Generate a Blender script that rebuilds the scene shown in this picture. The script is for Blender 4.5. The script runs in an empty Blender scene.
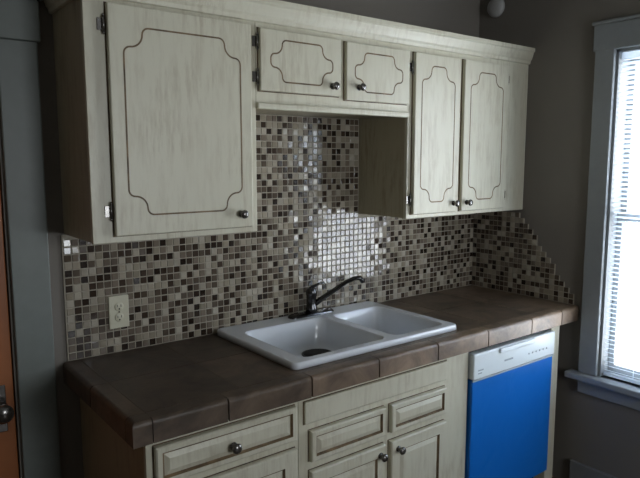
import bpy, bmesh, math, random
from mathutils import Vector, Matrix
random.seed(7)
S=bpy.context.scene
try:
    S.view_settings.view_transform='Standard'
except Exception: pass

# ---------------------------------------------------------------- materials
def newmat(name):
    m=bpy.data.materials.new(name); m.use_nodes=True
    nt=m.node_tree; b=nt.nodes['Principled BSDF']
    return m,nt,b
def simple(name,col,rough=.5,metal=0,noise=0.0,scale=20,bump=0.0,coat=0):
    m,nt,b=newmat(name)
    b.inputs['Roughness'].default_value=rough; b.inputs['Metallic'].default_value=metal
    b.inputs['Coat Weight'].default_value=coat
    tc=nt.nodes.new('ShaderNodeTexCoord'); n=nt.nodes.new('ShaderNodeTexNoise')
    n.inputs['Scale'].default_value=scale; n.inputs['Detail'].default_value=5
    nt.links.new(tc.outputs['Object'],n.inputs['Vector'])
    r=nt.nodes.new('ShaderNodeValToRGB')
    r.color_ramp.elements[0].position=.3; r.color_ramp.elements[1].position=.7
    r.color_ramp.elements[0].color=tuple(max(0,c*(1-noise)) for c in col)+(1,)
    r.color_ramp.elements[1].color=tuple(min(1,c*(1+noise)) for c in col)+(1,)
    nt.links.new(n.outputs['Fac'],r.inputs['Fac']); nt.links.new(r.outputs['Color'],b.inputs['Base Color'])
    if bump:
        bp=nt.nodes.new('ShaderNodeBump'); bp.inputs['Strength'].default_value=bump; bp.inputs['Distance'].default_value=.002
        nt.links.new(n.outputs['Fac'],bp.inputs['Height']); nt.links.new(bp.outputs['Normal'],b.inputs['Normal'])
    return m
def antique(name,base,glaze,amount=.5,vscale=(22,22,3)):
    m,nt,b=newmat(name); L=nt.links
    tc=nt.nodes.new('ShaderNodeTexCoord'); mp=nt.nodes.new('ShaderNodeMapping')
    mp.inputs['Scale'].default_value=vscale; L.new(tc.outputs['Object'],mp.inputs['Vector'])
    n=nt.nodes.new('ShaderNodeTexNoise'); n.inputs['Scale'].default_value=2.2; n.inputs['Detail'].default_value=9; n.inputs['Roughness'].default_value=.7
    L.new(mp.outputs['Vector'],n.inputs['Vector'])
    n2=nt.nodes.new('ShaderNodeTexNoise'); n2.inputs['Scale'].default_value=5; n2.inputs['Detail'].default_value=3
    L.new(tc.outputs['Object'],n2.inputs['Vector'])
    r=nt.nodes.new('ShaderNodeValToRGB'); r.color_ramp.elements[0].position=.46; r.color_ramp.elements[1].position=.76
    L.new(n.outputs['Fac'],r.inputs['Fac'])
    r2=nt.nodes.new('ShaderNodeValToRGB'); r2.color_ramp.elements[0].position=.3; r2.color_ramp.elements[1].position=.7
    L.new(n2.outputs['Fac'],r2.inputs['Fac'])
    mu=nt.nodes.new('ShaderNodeMath'); mu.operation='MULTIPLY'
    L.new(r.outputs['Color'],mu.inputs[0]); L.new(r2.outputs['Color'],mu.inputs[1])
    mu2=nt.nodes.new('ShaderNodeMath'); mu2.operation='MULTIPLY'; mu2.inputs[1].default_value=amount*1.6; mu2.use_clamp=True
    L.new(mu.outputs[0],mu2.inputs[0])
    mx=nt.nodes.new('ShaderNodeMixRGB'); mx.inputs['Color1'].default_value=base+(1,); mx.inputs['Color2'].default_value=glaze+(1,)
    L.new(mu2.outputs[0],mx.inputs['Fac']); L.new(mx.outputs['Color'],b.inputs['Base Color'])
    b.inputs['Roughness'].default_value=.38
    return m
M={}
M['paint']=antique('antiqued_cream_paint',(.60,.575,.455),(.28,.21,.12),.47)
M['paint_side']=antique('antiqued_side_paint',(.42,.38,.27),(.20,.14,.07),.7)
M['tanside']=antique('raw_tan_side',(.36,.29,.18),(.18,.12,.07),.6)
M['glaze']=simple('brown_glaze',(.11,.07,.035),.6,noise=.5,scale=30)
M['groove']=simple('routed_groove',(.15,.10,.05),.6,noise=.5,scale=25)
M['pewter']=simple('pewter_hardware',(.20,.19,.18),.25,metal=.9,noise=.2)
M['wall']=simple('taupe_wall_paint',(.19,.172,.148),.7,noise=.04,scale=3,bump=.1)
M['trim']=simple('trim_paint',(.28,.30,.31),.45,noise=.04)
M['doortrim']=simple('doorway_trim_paint',(.17,.19,.175),.45,noise=.05)
M['base']=simple('baseboard_paint',(.20,.20,.195),.5,noise=.05)
M['ceil']=simple('ceiling_paint',(.45,.45,.42),.8,noise=.03)
M['floor']=simple('floor_laminate',(.12,.08,.055),.4,noise=.35,scale=6)
M['grout']=simple('mosaic_grout',(.35,.315,.25),.8,noise=.08,scale=60)
M['cgrout']=simple('counter_grout',(.15,.125,.10),.85,noise=.15,scale=60)
M['sink']=simple('white_enamel',(.78,.81,.85),.15,noise=.01,coat=.5)
M['chrome']=simple('dark_chrome',(.085,.085,.09),.14,metal=1)
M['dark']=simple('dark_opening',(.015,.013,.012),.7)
M['outlet']=simple('outlet_plastic',(.60,.57,.43),.35,noise=.02)
M['dwwhite']=simple('dishwasher_white',(.72,.78,.80),.3,noise=.01)
M['dwgrey']=simple('dishwasher_grey_mark',(.35,.40,.43),.4)
M['orange']=simple('orange_wood_door',(.36,.12,.035),.45,noise=.25,scale=4)
M['detector']=simple('detector_plastic',(.45,.45,.44),.5)
# blue film
m,nt,b=newmat('blue_protective_film'); 
b.inputs['Base Color'].default_value=(.004,.15,.56,1); b.inputs['Roughness'].default_value=.32
tc=nt.nodes.new('ShaderNodeTexCoord'); n=nt.nodes.new('ShaderNodeTexNoise'); n.inputs['Scale'].default_value=5; n.inputs['Distortion'].default_value=1.2
bp=nt.nodes.new('ShaderNodeBump'); bp.inputs['Strength'].default_value=.35; bp.inputs['Distance'].default_value=.01
nt.links.new(tc.outputs['Object'],n.inputs['Vector']); nt.links.new(n.outputs['Fac'],bp.inputs['Height']); nt.links.new(bp.outputs['Normal'],b.inputs['Normal'])
M['blue']=m
# mosaic tile: colour stored per tile
m,nt,b=newmat('glass_mosaic'); at=nt.nodes.new('ShaderNodeAttribute'); at.attribute_name='Col'
nt.links.new(at.outputs['Color'],b.inputs['Base Color']); b.inputs['Roughness'].default_value=.12; b.inputs['Coat Weight'].default_value=.3; b.inputs['Coat Roughness'].default_value=.07
M['mosaic']=m
# counter tile : slate look, tile tone from attribute
m,nt,b=newmat('slate_counter_tile'); L=nt.links
at=nt.nodes.new('ShaderNodeAttribute'); at.attribute_name='Col'
tc=nt.nodes.new('ShaderNodeTexCoord'); n=nt.nodes.new('ShaderNodeTexNoise'); n.inputs['Scale'].default_value=7; n.inputs['Detail'].default_value=8; n.inputs['Roughness'].default_value=.65; n.inputs['Distortion'].default_value=.6
L.new(tc.outputs['Object'],n.inputs['Vector'])
r=nt.nodes.new('ShaderNodeValToRGB'); r.color_ramp.elements[0].position=.3; r.color_ramp.elements[1].position=.72
r.color_ramp.elements[0].color=(.40,.35,.31,1); r.color_ramp.elements[1].color=(1.75,1.62,1.45,1)
L.new(n.outputs['Fac'],r.inputs['Fac'])
mx=nt.nodes.new('ShaderNodeMixRGB'); mx.blend_type='MULTIPLY'; mx.inputs['Fac'].default_value=1
L.new(at.outputs['Color'],mx.inputs['Color1']); L.new(r.outputs['Color'],mx.inputs['Color2']); L.new(mx.outputs['Color'],b.inputs['Base Color'])
b.inputs['Roughness'].default_value=.42
bp=nt.nodes.new('ShaderNodeBump'); bp.inputs['Strength'].default_value=.4; bp.inputs['Distance'].default_value=.005
L.new(n.outputs['Fac'],bp.inputs['Height']); L.new(bp.outputs['Normal'],b.inputs['Normal'])
M['slate']=m
# blinds
m,nt,b=newmat('blind_slat'); out=nt.nodes['Material Output']
b.inputs['Base Color'].default_value=(.88,.92,.97,1); b.inputs['Roughness'].default_value=.5
tr=nt.nodes.new('ShaderNodeBsdfTranslucent'); tr.inputs['Color'].default_value=(.9,.95,1,1)
ms=nt.nodes.new('ShaderNodeMixShader'); ms.inputs['Fac'].default_value=.6
nt.links.new(b.outputs[0],ms.inputs[1]); nt.links.new(tr.outputs[0],ms.inputs[2]); nt.links.new(ms.outputs[0],out.inputs['Surface'])
M['slat']=m
m,nt,b=newmat('window_glass'); out=nt.nodes['Material Output']
tr=nt.nodes.new('ShaderNodeBsdfTransparent'); gl=nt.nodes.new('ShaderNodeBsdfGlossy'); gl.inputs['Roughness'].default_value=.02
ms=nt.nodes.new('ShaderNodeMixShader'); ms.inputs['Fac'].default_value=.05
nt.links.new(tr.outputs[0],ms.inputs[1]); nt.links.new(gl.outputs[0],ms.inputs[2]); nt.links.new(ms.outputs[0],out.inputs['Surface'])
M['glass']=m

# ---------------------------------------------------------------- builder
class B:
    def __init__(s,name):
        s.name=name; s.v=[]; s.f=[]; s.m=[]; s.sm=[]; s.c=[]; s.mats=[]
    def mi(s,k):
        if k not in s.mats: s.mats.append(k)
        return s.mats.index(k)
    def add(s,vs,fs,mat,smooth=False,col=(1,1,1)):
        o=len(s.v); s.v+= [tuple(v) for v in vs]; i=s.mi(mat)
        for f in fs:
            s.f.append([o+j for j in f]); s.m.append(i); s.sm.append(smooth); s.c.append(col)
    def box(s,x0,x1,y0,y1,z0,z1,mat,bev=0,seg=2,col=(1,1,1),rot=None):
        bm=bmesh.new(); bmesh.ops.create_cube(bm,size=1)
        for v in bm.verts:
            v.co=Vector(((x0+x1)/2+v.co.x*(x1-x0),(y0+y1)/2+v.co.y*(y1-y0),(z0+z1)/2+v.co.z*(z1-z0)))
        if bev: bmesh.ops.bevel(bm,geom=bm.edges[:],offset=bev,segments=seg,affect='EDGES',profile=.5)
        if rot:
            piv,mt=rot
            for v in bm.verts: v.co=mt@(v.co-piv)+piv
        bm.verts.index_update()
        s.add([v.co for v in bm.verts],[[v.index for v in f.verts] for f in bm.faces],mat,False,col); bm.free()
    def lathe(s,org,axis,prof,mat,n=20,sc=(1,1)):
        ax=Vector(axis).normalized(); t=ax.orthogonal().normalized(); u=ax.cross(t); org=Vector(org)
        vs=[];fs=[]
        for r,h in prof:
            for i in range(n):
                a=2*math.pi*i/n; vs.append(org+ax*h+(t*math.cos(a)*sc[0]+u*math.sin(a)*sc[1])*r)
        for k in range(len(prof)-1):
            for i in range(n):
                j=(i+1)%n; fs.append([k*n+i,k*n+j,(k+1)*n+j,(k+1)*n+i])
        fs.append(list(range(n))[::-1]); fs.append([(len(prof)-1)*n+i for i in range(n)])
        s.add(vs,fs,mat,True)
    def tube(s,pts,rad,mat,n=12):
        pts=[Vector(p) for p in pts]; 
        if not isinstance(rad,(list,tuple)): rad=[rad]*len(pts)
        vs=[];fs=[]; up=None
        for k,p in enumerate(pts):
            d=(pts[min(k+1,len(pts)-1)]-pts[max(k-1,0)]).normalized()
            if up is None: up=d.orthogonal().normalized()
            up=(up-d*up.dot(d)).normalized(); w=d.cross(up)
            for i in range(n):
                a=2*math.pi*i/n; vs.append(p+(up*math.cos(a)+w*math.sin(a))*rad[k])
        for k in range(len(pts)-1):
            for i in range(n):
                j=(i+1)%n; fs.append([k*n+i,k*n+j,(k+1)*n+j,(k+1)*n+i])
        fs.append(list(range(n))[::-1]); fs.append([(len(pts)-1)*n+i for i in range(n)])
        s.add(vs,fs,mat,True)
    def ribbon(s,pts,y,w,mat):
        n=len(pts); vs=[];fs=[]
        for i in range(n):
            a=Vector(pts[i-1]);b_=Vector(pts[i]);c=Vector(pts[(i+1)%n])
            d=((b_-a).normalized()+(c-b_).normalized())
            d=d.normalized() if d.length>1e-4 else (c-b_).normalized()
            nr=Vector((-d.y,d.x))
            vs.append((b_.x+nr.x*w/2,y,b_.y+nr.y*w/2)); vs.append((b_.x-nr.x*w/2,y,b_.y-nr.y*w/2))
        for i in range(n):
            j=(i+1)%n; fs.append([2*i,2*j,2*j+1,2*i+1])
        s.add(vs,fs,mat)
    def build(s,bevelmod=0):
        me=bpy.data.meshes.new(s.name); me.from_pydata(s.v,[],s.f)
        for k in s.mats: me.materials.append(M[k])
        me.polygons.foreach_set('material_index',s.m); me.polygons.foreach_set('use_smooth',s.sm)
        ca=me.color_attributes.new('Col','FLOAT_COLOR','CORNER')
        d=[]
        for p in me.polygons: d+= (list(s.c[p.index])+[1])*p.loop_total
        ca.data.foreach_set('color',d)
        me.update(); bm=bmesh.new(); bm.from_mesh(me); bmesh.ops.recalc_face_normals(bm,faces=bm.faces[:]); bm.to_mesh(me); bm.free()
        o=bpy.data.objects.new(s.name,me); S.collection.objects.link(o); return o

CEIL=2.7; XL=-3.8; YF=-4.2; WT=.14
# ---------------------------------------------------------------- room shell
b=B('floor'); b.box(XL-WT,WT,YF-WT,1.6,-.1,0,'floor'); b.build()
b=B('ceiling'); b.box(XL-WT,WT,YF-WT,1.6,CEIL,CEIL+.1,'ceil'); b.build()
DX0,DX1,DZ=-3.15,-2.377,1.99
b=B('wall_back'); b.box(DX1,WT,0,WT,0,CEIL,'wall'); b.box(XL-WT,DX0,0,WT,0,CEIL,'wall'); b.box(DX0,DX1,0,WT,DZ,CEIL,'wall'); b.build()
b=B('wall_left'); b.box(XL-WT,XL,YF,0,0,CEIL,'wall'); b.build()
WY0,WY1,WZ0,WZ1=-1.68,-.765,.59,2.10
b=B('wall_right')
b.box(0,WT,WY1,0,0,CEIL,'wall'); b.box(0,WT,YF,WY0,0,CEIL,'wall'); b.box(0,WT,WY0,WY1,0,WZ0,'wall'); b.box(0,WT,WY0,WY1,WZ1,CEIL,'wall'); b.build()
FX0,FX1,FZ0,FZ1=-1.7,-.7,.95,2.0  # wall opening for the added fill window
b=B('wall_front')
b.box(XL-WT,FX0,YF-WT,YF,0,CEIL,'wall'); b.box(FX1,WT,YF-WT,YF,0,CEIL,'wall'); b.box(FX0,FX1,YF-WT,YF,0,FZ0,'wall'); b.box(FX0,FX1,YF-WT,YF,FZ1,CEIL,'wall'); b.build()
b=B('wall_hall'); b.box(XL-WT,-1.4,1.5,1.6,0,CEIL,'wall'); b.box(-1.5,-1.4,WT,1.5,0,CEIL,'wall'); b.box(XL-WT,XL,WT,1.5,0,CEIL,'wall'); b.build()
b=B('baseboard_right'); b.box(-.018,0,YF,-.655,0,.13,'base',.004); b.build()
b=B('baseboard_left'); b.box(XL,XL+.018,YF,0,0,.13,'base',.004); b.build()

# doorway casing
b=B('trim_doorway')
b.box(-2.370,-2.250,-.018,0,0,DZ,'doortrim',.004)
b.box(-2.381,-2.3775,.045,WT,0,DZ,'doortrim',.001)
b.box(DX0-.12,DX0,-.018,0,0,DZ,'doortrim',.004)
b.box(DX0-.14,-2.240,-.024,0,DZ,DZ+.13,'doortrim',.004)
b.box(DX0-.16,-2.225,-.045,0,DZ+.13,DZ+.155,'doortrim',.006)
b.build()
# wood door (closed in frame)
b=B('door_1')
x0,x1=DX0+.005,-2.382
b.box(x0,x1,.002,.042,.01,1.975,'orange',.003)
for (za,zb) in ((.15,.75),(.9,1.85)):
    for (xa,xb) in ((x0+.1,(x0+x1)/2-.05),((x0+x1)/2+.05,x1-.1)):
        b.box(xa,xb,-.008,.004,za,zb,'orange',.006)
b.lathe((x1-.045,.002,.79),(0,-1,0),[(.026,0),(.026,.006),(.012,.01),(.012,.035),(.03,.045),(.032,.06),(.02,.072)],'pewter')
b.box(x1-.065,x1-.025,-.003,.003,.71,.87,'pewter',.002)
b.build()

# window 1 (right wall)
b=B('window_1')
b.box(-.022,0,WY1,WY1+.09,WZ0-.0,WZ1+.02,'trim',.004)
b.box(-.022,0,WY0-.09,WY0,WZ0,WZ1+.02,'trim',.004)
b.box(-.024,0,WY0-.10,WY1+.10,WZ1,WZ1+.115,'trim',.004)
b.box(-.034,0,WY0-.11,WY1+.108,WZ1+.115,WZ1+.13,'trim',.005)
b.box(-.06,.05,WY0-.14,WY1+.14,WZ0-.03,WZ0,'trim',.006)
b.box(-.02,0,WY0-.09,WY1+.09,WZ0-.10,WZ0-.03,'trim',.004)
b.box(0,WT,WY1-.012,WY1,WZ0,WZ1,'trim'); b.box(0,WT,WY0,WY0+.012,WZ0,WZ1,'trim'); b.box(0,WT,WY0,WY1,WZ1-.012,WZ1,'trim'); b.box(.05,WT,WY0,WY1,WZ0,WZ0+.012,'trim')
mid=1.35
for (xa,xb,za,zb) in ((.065,.095,WZ0+.012,mid+.02),(.098,.128,mid-.02,WZ1-.012)):
    b.box(xa,xb,WY0+.012,WY0+.04,za,zb,'trim',.003); b.box(xa,xb,WY1-.04,WY1-.012,za,zb,'trim',.003)
    b.box(xa,xb,WY0+.04,WY1-.04,za,za+.04,'trim',.003); b.box(xa,xb,WY0+.04,WY1-.04,zb-.04,zb,'trim',.003)
    b.box((xa+xb)/2-.002,(xa+xb)/2+.002,WY0+.04,WY1-.04,za+.04,zb-.04,'glass')
b.build()
b=B('window_blinds')
b.box(.012,.045,WY0+.02,WY1-.016,WZ1-.045,WZ1-.014,'slat',.003)
z=WZ0+.03
while z<WZ1-.05:
    piv=Vector((.03,0,z)); b.box(.0175,.0425,WY0+.02,WY1-.016,z-.0006,z+.0006,'slat',rot=(piv,Matrix.Rotation(math.radians(22),3,'Y'))); z+=.0215
for yy in (WY0+.15,(WY0+WY1)/2,WY1-.15): b.box(.0295,.0305,yy-.001,yy+.001,WZ0+.02,WZ1-.03,'slat')
b.box(.018,.042,WY0+.02,WY1-.016,WZ0+.005,WZ0+.02,'slat',.002)
b.build()
# fill window: unseen, added behind the camera to light the cabinet fronts
b=B('fill_window')
b.box(FX0-.09,FX0,YF,YF+.022,FZ0,FZ1,'trim',.004); b.box(FX1,FX1+.09,YF,YF+.022,FZ0,FZ1,'trim',.004)
b.box(FX0-.1,FX1+.1,YF,YF+.024,FZ1,FZ1+.11,'trim',.004); b.box(FX0-.12,FX1+.12,YF-.05,YF+.06,FZ0-.03,FZ0,'trim',.006)
b.box(FX0-.09,FX1+.09,YF,YF+.02,FZ0-.11,FZ0-.03,'trim',.004)
for xx in (FX0,FX1-.04): b.box(xx,xx+.04,YF-.1,YF-.06,FZ0,FZ1,'trim',.003)
for zz in (FZ0,(FZ0+FZ1)/2-.02,FZ1-.04): b.box(FX0,FX1,YF-.1,YF-.065,zz,zz+.04,'trim',.003)
b.build()

# ---------------------------------------------------------------- cabinets helpers
def arc(c,r,a0,a1,n=8): return [(c[0]+r*math.cos(math.radians(a0+(a1-a0)*i/n)),c[1]+r*math.sin(math.radians(a0+(a1-a0)*i/n))) for i in range(n+1)]
def groove_path(x0,x1,z0,z1,c):
    q=c*.26
    loc=arc((q,c),q,180,270,5)+arc((q,q),c-2*q,90,0,9)[1:]+arc((c,q),q,180,270,5)[1:]
    out=[(x0+a,z0+d) for a,d in loc]
    out+=[(x1-a,z0+d) for a,d in reversed(loc)]
    out+=[(x1-a,z1-d) for a,d in loc]
    out+=[(x0+a,z1-d) for a,d in reversed(loc)]
    return out
def knob(b,x,y,z,s=1):
    b.lathe((x,y,z),(0,-1,0),[(.012*s,0),(.012*s,.003),(.006*s,.005),(.006*s,.013),(.0135*s,.018),(.0155*s,.023),(.013*s,.028),(.006*s,.031)],'pewter',16)
def hinge(b,x,y,z,side=1):
    b.tube([(x,y-.008,z-.022),(x,y-.008,z+.022)],.004,'pewter',8)
    b.tube([(x,y-.008,z-.030),(x,y-.008,z-.022)],[.002,.005],'pewter',8); b.tube([(x,y-.008,z+.022),(x,y-.008,z+.030)],[.005,.002],'pewter',8)
    b.box(min(x,x-side*.018),max(x,x-side*.018),y-.003,y,z-.018,z+.018,'pewter',.001)
def flatdoor(b,x0,x1,z0,z1,yf,gx,gz,c):
    t=.02
    b.box(x0-.003,x1+.003,yf-.002,yf,z0-.003,z1+.003,'glaze')
    b.box(x0,x1,yf-t,yf-.002,z0,z1,'paint',.004,3)
    b.ribbon(groove_path(x0+gx,x1-gx,z0+gz,z1-gz,c),yf-t-.0005,.0055,'groove')
def panel(b,x0,x1,z0,z1,yf,fr=.035,t=.02):
    b.box(x0-.003,x1+.003,yf-.002,yf,z0-.003,z1+.003,'glaze')
    rings=[(0,0,'paint'),(0,t-.004,'paint'),(.004,t,'paint'),(fr,t,'paint'),(fr+.004,t-.007,'groove'),(fr+.007,t-.007,'groove'),(fr+.022,t-.001,'paint')]
    prev=None
    for k,(ins,h,mt) in enumerate(rings):
        cur=[(x0+ins,yf-.002-h,z0+ins),(x1-ins,yf-.002-h,z0+ins),(x1-ins,yf-.002-h,z1-ins),(x0+ins,yf-.002-h,z1-ins)]
        if prev:
            for i in range(4):
                j=(i+1)%4; b.add([prev[i],prev[j],cur[j],cur[i]],[[0,1,2,3]],mt)
        prev=cur
    b.add(prev,[[0,1,2,3]],'paint')

YU=-.317; ZB=1.36; ZT=2.10; BK=-.002
b=B('upper_cabinet')
b.box(-2.195,-1.614,YU+.018,BK,ZB,ZT,'paint_side')
b.box(-2.197,-1.612,YU,YU+.018,ZB-.003,ZT,'paint',.002)
flatdoor(b,-2.132,-1.640,1.378,2.072,YU,.045,.062,.080)
knob(b,-1.690,YU-.022,1.425)
hinge(b,-2.140,YU,1.455,1); hinge(b,-2.140,YU,2.01,1)
b.build()
b=B('upper_cabinet')
b.box(-1.611,-.857,YU+.018,BK,1.80,ZT,'paint_side')
b.box(-1.611,-.857,YU,YU+.018,1.80,ZT,'paint',.001)
b.box(-1.611,-.857,YU-.014,YU+.018,1.790,1.812,'paint',.005)
flatdoor(b,-1.603,-1.240,1.853,2.066,YU,.042,.034,.066)
flatdoor(b,-1.212,-.868,1.843,2.062,YU,.042,.034,.066)
knob(b,-1.283,YU-.022,1.888); knob(b,-1.150,YU-.022,1.893)
hinge(b,-1.608,YU,2.02,1); hinge(b,-1.608,YU,1.90,1)
b.build()
b=B('upper_cabinet')
b.box(-.854,-.002,YU+.018,BK,ZB,ZT,'paint_side')
b.box(-.856,-.002,YU,YU+.018,ZB-.003,ZT,'paint',.002)
flatdoor(b,-.832,-.540,1.376,2.062,YU,.040,.050,.078)
flatdoor(b,-.512,-.186,1.376,2.062,YU,.043,.050,.078)
knob(b,-.572,YU-.022,1.415); knob(b,-.480,YU-.022,1.415)
hinge(b,-.840,YU,1.44,1); hinge(b,-.840,YU,2.0,1); hinge(b,-.178,YU,1.44,-1); hinge(b,-.178,YU,2.0,-1)
b.build()
# crown moulding
prof=[(0,2.085),(.008,2.088),(.010,2.100),(.016,2.108),(.022,2.124),(.026,2.140),(.032,2.146),(.032,2.162),(0,2.162)]
b=B('trim_crown'); vs=[];fs=[]
for o,z in prof:
    vs+=[(-2.198-o,-.002,z),(-2.198-o,YU-.001-o,z),(-.002,YU-.001-o,z)]
n=len(prof)
for k in range(n):
    j=(k+1)%n
    for i in range(2): fs.append([k*3+i,k*3+i+1,j*3+i+1,j*3+i])
fs.append([k*3 for k in range(n)]); fs.append([k*3+2 for k in range(n)])
b.add(vs,fs,'paint')
b.box(-2.197,-.002,YU,-.002,2.102,2.155,'paint_side')
b.build()

# ---------------------------------------------------------------- base cabinets
YB=-.612; ZC=.842
b=B('base_cabinet')
b.box(-2.17,-1.648,YB+.018,BK,.1,ZC-.002,'tanside')
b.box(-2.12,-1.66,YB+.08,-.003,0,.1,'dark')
b.box(-2.172,-1.648,YB,YB+.018,.1,ZC-.002,'paint',.001)
panel(b,-2.150,-1.665,.697,.812,YB,.018)
panel(b,-2.150,-1.665,.13,.665,YB,.05)
knob(b,-1.905,YB-.022,.748,1.1)
knob(b,-1.70,YB-.022,.56)
b.build()
b=B('base_cabinet')
b.box(-1.646,-.80,YB+.018,BK,.1,.70,'paint_side')
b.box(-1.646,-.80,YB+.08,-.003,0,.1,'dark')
b.box(-1.646,-.775,YB,YB+.018,.1,ZC-.002,'paint',.001)
b.box(-1.625,-.915,YB-.010,YB,.735,.812,'paint',.004,3)
b.box(-1.628,-.912,YB-.002,YB,.732,.815,'glaze')
panel(b,-1.605,-1.262,.600,.708,YB,.018)
panel(b,-1.232,-.925,.600,.708,YB,.018)
panel(b,-1.605,-1.262,.13,.565,YB,.042)
panel(b,-1.232,-.925,.13,.565,YB,.042)
knob(b,-1.290,YB-.022,.530); knob(b,-1.198,YB-.022,.530)
b.build()
b=B('filler_panel'); b.box(-.165,-.095,YB,YB+.55,0,ZC-.002,'paint',.002); b.build()

# dishwasher
b=B('dishwasher')
b.box(-.768,-.172,YB+.01,-.05,.1,.832,'dark')
b.box(-.768,-.172,YB-.025,YB+.01,.700,.812,'dwwhite',.006,3)
b.box(-.60,-.34,YB-.034,YB-.020,.786,.808,'dwwhite',.006,3)
b.box(-.766,-.174,YB-.018,YB+.01,.115,.696,'blue',.004,3)
b.box(-.766,-.174,YB-.022,YB-.016,.690,.699,'dwgrey',.001)
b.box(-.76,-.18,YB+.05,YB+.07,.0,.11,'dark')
b.box(-.74,-.705,YB-.0262,YB-.0245,.735,.740,'dwgrey')
b.box(-.74,-.715,YB-.0262,YB-.0245,.722,.727,'dwgrey')
for i in range(6): b.lathe((-.38+i*.028,YB-.024,.742),(0,-1,0),[(.004,0),(.004,.003)],'dwgrey',10)
b.box(-.56,-.50,YB-.0262,YB-.0245,.742,.750,'dwgrey')
b.build()

# ---------------------------------------------------------------- countertop
b=B('countertop')
XE=-2.222; YE=-.654; ZTOP=.91
SX0,SX1,SY0,SY1=-1.595,-.81,-.545,-.045
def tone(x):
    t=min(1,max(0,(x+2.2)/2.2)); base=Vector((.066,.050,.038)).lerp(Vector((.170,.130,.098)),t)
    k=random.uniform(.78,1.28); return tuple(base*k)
def rect_minus(x0,x1,y0,y1):
    if x1<=SX0 or x0>=SX1 or y1<=SY0 or y0>=SY1: return [(x0,x1,y0,y1)]
    o=[]
    if x0<SX0: o.append((x0,SX0,y0,y1)); x0=SX0
    if x1>SX1: o.append((SX1,x1,y0,y1)); x1=SX1
    if y0<SY0: o.append((x0,x1,y0,SY0))
    if y1>SY1: o.append((x0,x1,SY1,y1))
    return o
for r_ in rect_minus(XE+.012,-.002,YE+.02,-.002): b.box(*r_,ZC+.004,ZTOP-.001,'cgrout')
b.box(XE+.012,-.002,YE+.012,YE+.06,ZC,ZTOP-.003,'cgrout')
g=.003
CAP=.055
xs=[XE+CAP+.31*i for i in range(0,8)]; 
xs=[x for x in xs if x<-.02]+[-.002]
ys=[YE+CAP,YE+CAP+.30,-.002]
for i in range(len(xs)-1):
    for j in range(2):
        c=tone((xs[i]+xs[i+1])/2)
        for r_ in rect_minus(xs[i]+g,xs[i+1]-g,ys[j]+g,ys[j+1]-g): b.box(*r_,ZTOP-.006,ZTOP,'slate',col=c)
def vcap(p0,p1,outdir,col):
    pr=[(0,0)]+[(CAP-.014+.014*math.sin(math.radians(a)),-.014+.014*math.cos(math.radians(a))) for a in range(0,91,15)]+[(CAP,-.070),(CAP-.010,-.070),(CAP-.010,-.012),(0,-.012)]
    vs=[];n=len(pr)
    for p in (p0,p1):
        for o,dz in pr: vs.append((p[0]+outdir[0]*o,p[1]+outdir[1]*o,ZTOP+dz))
    fs=[[i,(i+1)%n,n+(i+1)%n,n+i] for i in range(n)]+[list(range(n))[::-1],[n+i for i in range(n)]]
    b.add(vs,fs,'slate',False,col)
ex=[XE+CAP,-1.93,-1.62,-1.32,-1.01,-.70,-.39,-.15,-.002]
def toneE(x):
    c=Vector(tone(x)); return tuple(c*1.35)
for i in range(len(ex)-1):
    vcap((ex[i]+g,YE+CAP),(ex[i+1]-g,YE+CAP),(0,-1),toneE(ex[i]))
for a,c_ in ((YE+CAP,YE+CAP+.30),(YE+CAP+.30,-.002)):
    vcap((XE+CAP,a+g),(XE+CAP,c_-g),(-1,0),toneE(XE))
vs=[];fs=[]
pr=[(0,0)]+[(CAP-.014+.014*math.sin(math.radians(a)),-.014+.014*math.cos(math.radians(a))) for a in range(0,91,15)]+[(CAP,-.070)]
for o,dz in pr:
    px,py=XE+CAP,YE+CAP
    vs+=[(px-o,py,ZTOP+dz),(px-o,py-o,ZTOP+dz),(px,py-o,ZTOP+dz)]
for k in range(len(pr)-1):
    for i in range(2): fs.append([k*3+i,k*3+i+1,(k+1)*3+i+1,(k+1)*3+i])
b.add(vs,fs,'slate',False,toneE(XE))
b.build()

# ---------------------------------------------------------------- sink
def rrect(x0,x1,y0,y1,r,n=6):
    o=[]
    for (cx,cy,a) in ((x1-r,y1-r,0),(x0+r,y1-r,90),(x0+r,y0+r,180),(x1-r,y0+r,270)):
        for i in range(n+1):
            t=math.radians(a+90*i/n); o.append((cx+r*math.cos(t),cy+r*math.sin(t)))
    return o
X0,X1,Y0,Y1=-1.634,-.796,-.574,-.018
ZR=.934
bowls=[(-1.575,-1.168,-.540,-.125,.125),(-1.128,-.835,-.540,-.125,.15)]
cu=bpy.data.curves.new('sinkrim','CURVE'); cu.dimensions='2D'; cu.fill_mode='BOTH'
def spl(pts):
    sp=cu.splines.new('POLY'); sp.points.add(len(pts)-1)
    for p,(x,y) in zip(sp.points,pts): p.co=(x,y,0,1)
    sp.use_cyclic_u=True
spl(rrect(X0+.006,X1-.006,Y0+.006,Y1-.006,.022))
for bx in bowls: spl(rrect(bx[0],bx[1],bx[2],bx[3],.04))
co=bpy.data.objects.new('tmp',cu); S.collection.objects.link(co)
dg=bpy.context.evaluated_depsgraph_get(); me=bpy.data.meshes.new_from_object(co.evaluated_get(dg))
b=B('kitchen_sink')
b.add([(v.co.x,v.co.y,ZR) for v in me.vertices],[list(p.vertices) for p in me.polygons],'sink')
bpy.data.objects.remove(co); bpy.data.meshes.remove(me); bpy.data.curves.remove(cu)
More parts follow.
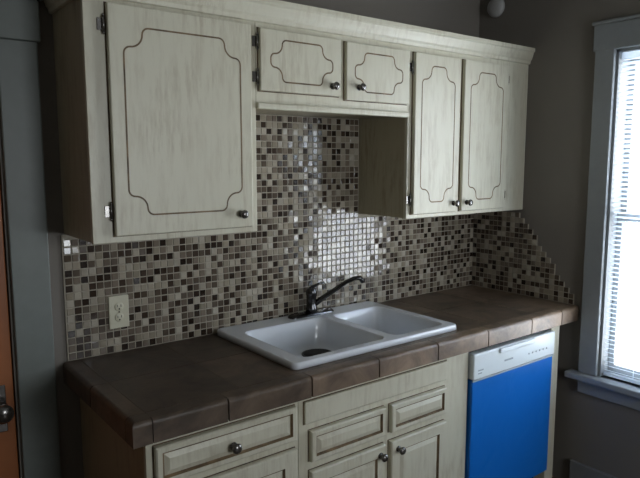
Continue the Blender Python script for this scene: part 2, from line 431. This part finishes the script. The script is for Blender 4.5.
def loft(rings,mat,cap=True):
    n=len(rings[0]); vs=[p for r_ in rings for p in r_]; fs=[]
    for k in range(len(rings)-1):
        for i in range(n):
            j=(i+1)%n; fs.append([k*n+i,k*n+j,(k+1)*n+j,(k+1)*n+i])
    if cap: fs.append([(len(rings)-1)*n+i for i in range(n)])
    b.add(vs,fs,mat,True)
R=lambda a,ins,z,r:[(x,y,z) for x,y in rrect(a[0]+ins,a[1]-ins,a[2]+ins,a[3]-ins,r)]
O=(X0,X1,Y0,Y1)
loft([R(O,.006,ZR,.022),R(O,.002,ZR-.0015,.024),R(O,0,ZR-.006,.026),R(O,0,ZTOP+.001,.026),R(O,.02,ZTOP+.001,.02)],'sink',False)
for k,bx in enumerate(bowls):
    d=bx[4]
    rg=[(0,ZR,.04),(.003,ZR-.0015,.04),(.006,ZR-.006,.04),(.012,ZR-.05,.04),(.018,ZR-d+.025,.045),(.025,ZR-d+.010,.045),(.038,ZR-d+.002,.03),(.05,ZR-d,.02)]
    loft([R(bx,i,z,r) for i,z,r in rg],'sink')
    if k==0: cx,cy,s=-1.268,-.228,1.55
    else: cx,cy,s=(bx[0]+bx[1])/2,(bx[2]+bx[3])/2+.02,1
    b.lathe((cx,cy,ZR-d),(0,0,1),[(.045*s,0),(.045*s,.003),(.041*s,.004),(.039*s,.001)],'chrome',24)
    b.lathe((cx,cy,ZR-d+.0012),(0,0,1),[(.040*s,0),(.040*s,.002)],'dark',24)
b.build()

# faucet
b=B('faucet')
fx,fy=-1.185,-.070
pl=rrect(fx-.12,fx+.12,fy-.026,fy+.026,.025)
loft([[ (x,y,ZR) for x,y in pl],[(x,y,ZR+.006) for x,y in pl],[(fx+(x-fx)*.93,fy+(y-fy)*.8,ZR+.012) for x,y in pl]],'chrome')
b.lathe((fx,fy,ZR+.010),(0,0,1),[(.027,0),(.026,.02),(.022,.035),(.022,.075),(.024,.085),(.024,.098),(.018,.110),(.006,.116)],'chrome',24)
b.tube([(fx+.01,fy-.005,ZR+.045),(fx+.05,fy-.02,ZR+.072),(fx+.10,fy-.045,ZR+.108),(fx+.145,fy-.068,ZR+.140),(fx+.178,fy-.085,ZR+.155),(fx+.200,fy-.095,ZR+.155),(fx+.212,fy-.101,ZR+.138)],[.013,.012,.0105,.010,.010,.011,.0115],'chrome',14)
b.tube([(fx,fy,ZR+.112),(fx-.004,fy-.010,ZR+.126),(fx+.022,fy-.025,ZR+.140),(fx+.045,fy-.035,ZR+.144)],[.010,.008,.005,.006],'chrome',10)
b.build()

# ---------------------------------------------------------------- mosaic backsplash
P=.0268; T=.0228
DK=[(.026,.016,.011),(.040,.026,.018),(.055,.037,.026)]
MD=[(.095,.072,.052),(.13,.103,.078),(.18,.145,.11)]
LT=[(.27,.235,.175),(.33,.29,.225),(.39,.35,.28)]
last={}
def pick(i,j,tag):
    nb=[last.get((tag,i-1,j)),last.get((tag,i,j-1))]
    w=[42,28,34]
    if nb[0]==0: w[0]*=.4
    if nb[1]==0: w[0]*=.4
    k=random.choices([0,1,2],w)[0]; last[(tag,i,j)]=k
    c=random.choice([DK,MD,LT][k]); s=random.uniform(.88,1.12); return tuple(v*s for v in c)
def tile(b,org,U,V,N,col):
    h=.006; e=.0013; s=T/2
    jx,jz=random.gauss(0,.00020),random.gauss(0,.00020)
    base=[org+U*a*s+V*c*s for a,c in ((-1,-1),(1,-1),(1,1),(-1,1))]
    mid_=[p+N*(h-.001) for p in base]
    top=[org+U*a*(s-e)+V*c*(s-e)+N*(h+a*jx+c*jz) for a,c in ((-1,-1),(1,-1),(1,1),(-1,1))]
    b.add(base+mid_+top,[[0,1,5,4],[1,2,6,5],[2,3,7,6],[3,0,4,7],[4,5,9,8],[5,6,10,9],[6,7,11,10],[7,4,8,11],[8,9,10,11]],'mosaic',False,col)
b=B('tile_backsplash')
gx0=-2.205; z00=ZTOP+.002
nx=int((-.001-gx0)/P); nzl=int((ZB-z00-.001)/P); nzh=int((1.80-z00)/P)
U,V,N=Vector((1,0,0)),Vector((0,0,1)),Vector((0,-1,0))
b.box(gx0,-.001,-.0068,-.0005,ZTOP+.001,ZB-.004,'grout'); b.box(-1.610,-.858,-.0068,-.0005,ZB-.005,1.799,'grout')
ox,oz=-2.02,1.062
for i in range(nx):
    x=-.004-P*(i+.5)
    for j in range(nzh):
        z=z00+P*(j+.5)
        if z+P/2>ZB and not(-1.612+P*.45<x<-.856-P*.45): continue
        if abs(x-ox)<.034 and abs(z-oz)<.055: continue
        tile(b,Vector((x,-.003,z)),U,V,N,pick(i,j,0))
b.build()
b=B('tile_backsplash')
U,V,N=Vector((0,-1,0)),Vector((0,0,1)),Vector((-1,0,0))
for i in range(24):
    y=-.008-P*(i+.5)
    if y-P/2<-.648: break
    frac=(-y-.30)/(.345)
    top=nzl if frac<0 else max(1,int(round(nzl*(1-frac))))
    for j in range(top): tile(b,Vector((-.003,y,z00+P*(j+.5))),U,V,N,pick(i,j,1))
    b.box(-.0068,-.0005,y-P/2,y+P/2,ZTOP+.001,z00+P*top-.002,'grout')
b.build()

# outlet
b=B('electrical_outlet')
b.box(ox-.037,ox+.037,-.016,-.009,oz-.060,oz+.060,'outlet',.003,3)
for dz in (-.02,.02):
    b.lathe((ox,-.015,oz+dz),(0,-1,0),[(.0165,0),(.0165,.003),(.015,.004)],'outlet',20)
    b.box(ox-.0075,ox-.0055,-.0196,-.0185,oz+dz-.001,oz+dz+.008,'dark'); b.box(ox+.0055,ox+.0075,-.0196,-.0185,oz+dz-.001,oz+dz+.008,'dark')
    b.lathe((ox,-.0185,oz+dz-.008),(0,-1,0),[(.0028,0),(.0028,.001)],'dark',10)
b.lathe((ox,-.0155,oz),(0,-1,0),[(.003,0),(.003,.001)],'pewter',10)
b.build()
b=B('smoke_detector')
b.lathe((0,-.11,2.40),(-1,0,0),[(.050,0),(.050,.010),(.045,.022),(.028,.028),(.012,.030)],'detector',28)
b.build()

# ---------------------------------------------------------------- light
w=bpy.data.worlds.new('World'); S.world=w; w.use_nodes=True
bg=w.node_tree.nodes['Background']; bg.inputs['Color'].default_value=(.90,.95,1,1); bg.inputs['Strength'].default_value=12.5
def portal(name,loc,rot,sx,sy):
    l=bpy.data.lights.new(name,'AREA'); l.shape='RECTANGLE'; l.size=sx; l.size_y=sy
    o=bpy.data.objects.new(name,l); o.location=loc; o.rotation_euler=rot; S.collection.objects.link(o)
    try: l.cycles.is_portal=True
    except Exception: pass
    return o
portal('sky_light_right',(WT+.01,(WY0+WY1)/2,(WZ0+WZ1)/2),(0,math.radians(90),0),WZ1-WZ0,WY1-WY0)
portal('fill_sky_light',((FX0+FX1)/2,YF-WT-.01,(FZ0+FZ1)/2),(math.radians(90),0,0),FX1-FX0,FZ1-FZ0)  # sky portal for the fill window added behind the camera

cam=bpy.data.cameras.new('camera'); co=bpy.data.objects.new('camera',cam); S.collection.objects.link(co)
cam.sensor_width=36; cam.lens=35; co.location=(-2.796,-2.217,1.613); co.rotation_euler=(math.pi/2-.127,0,-.658); cam.clip_start=.02
S.camera=co
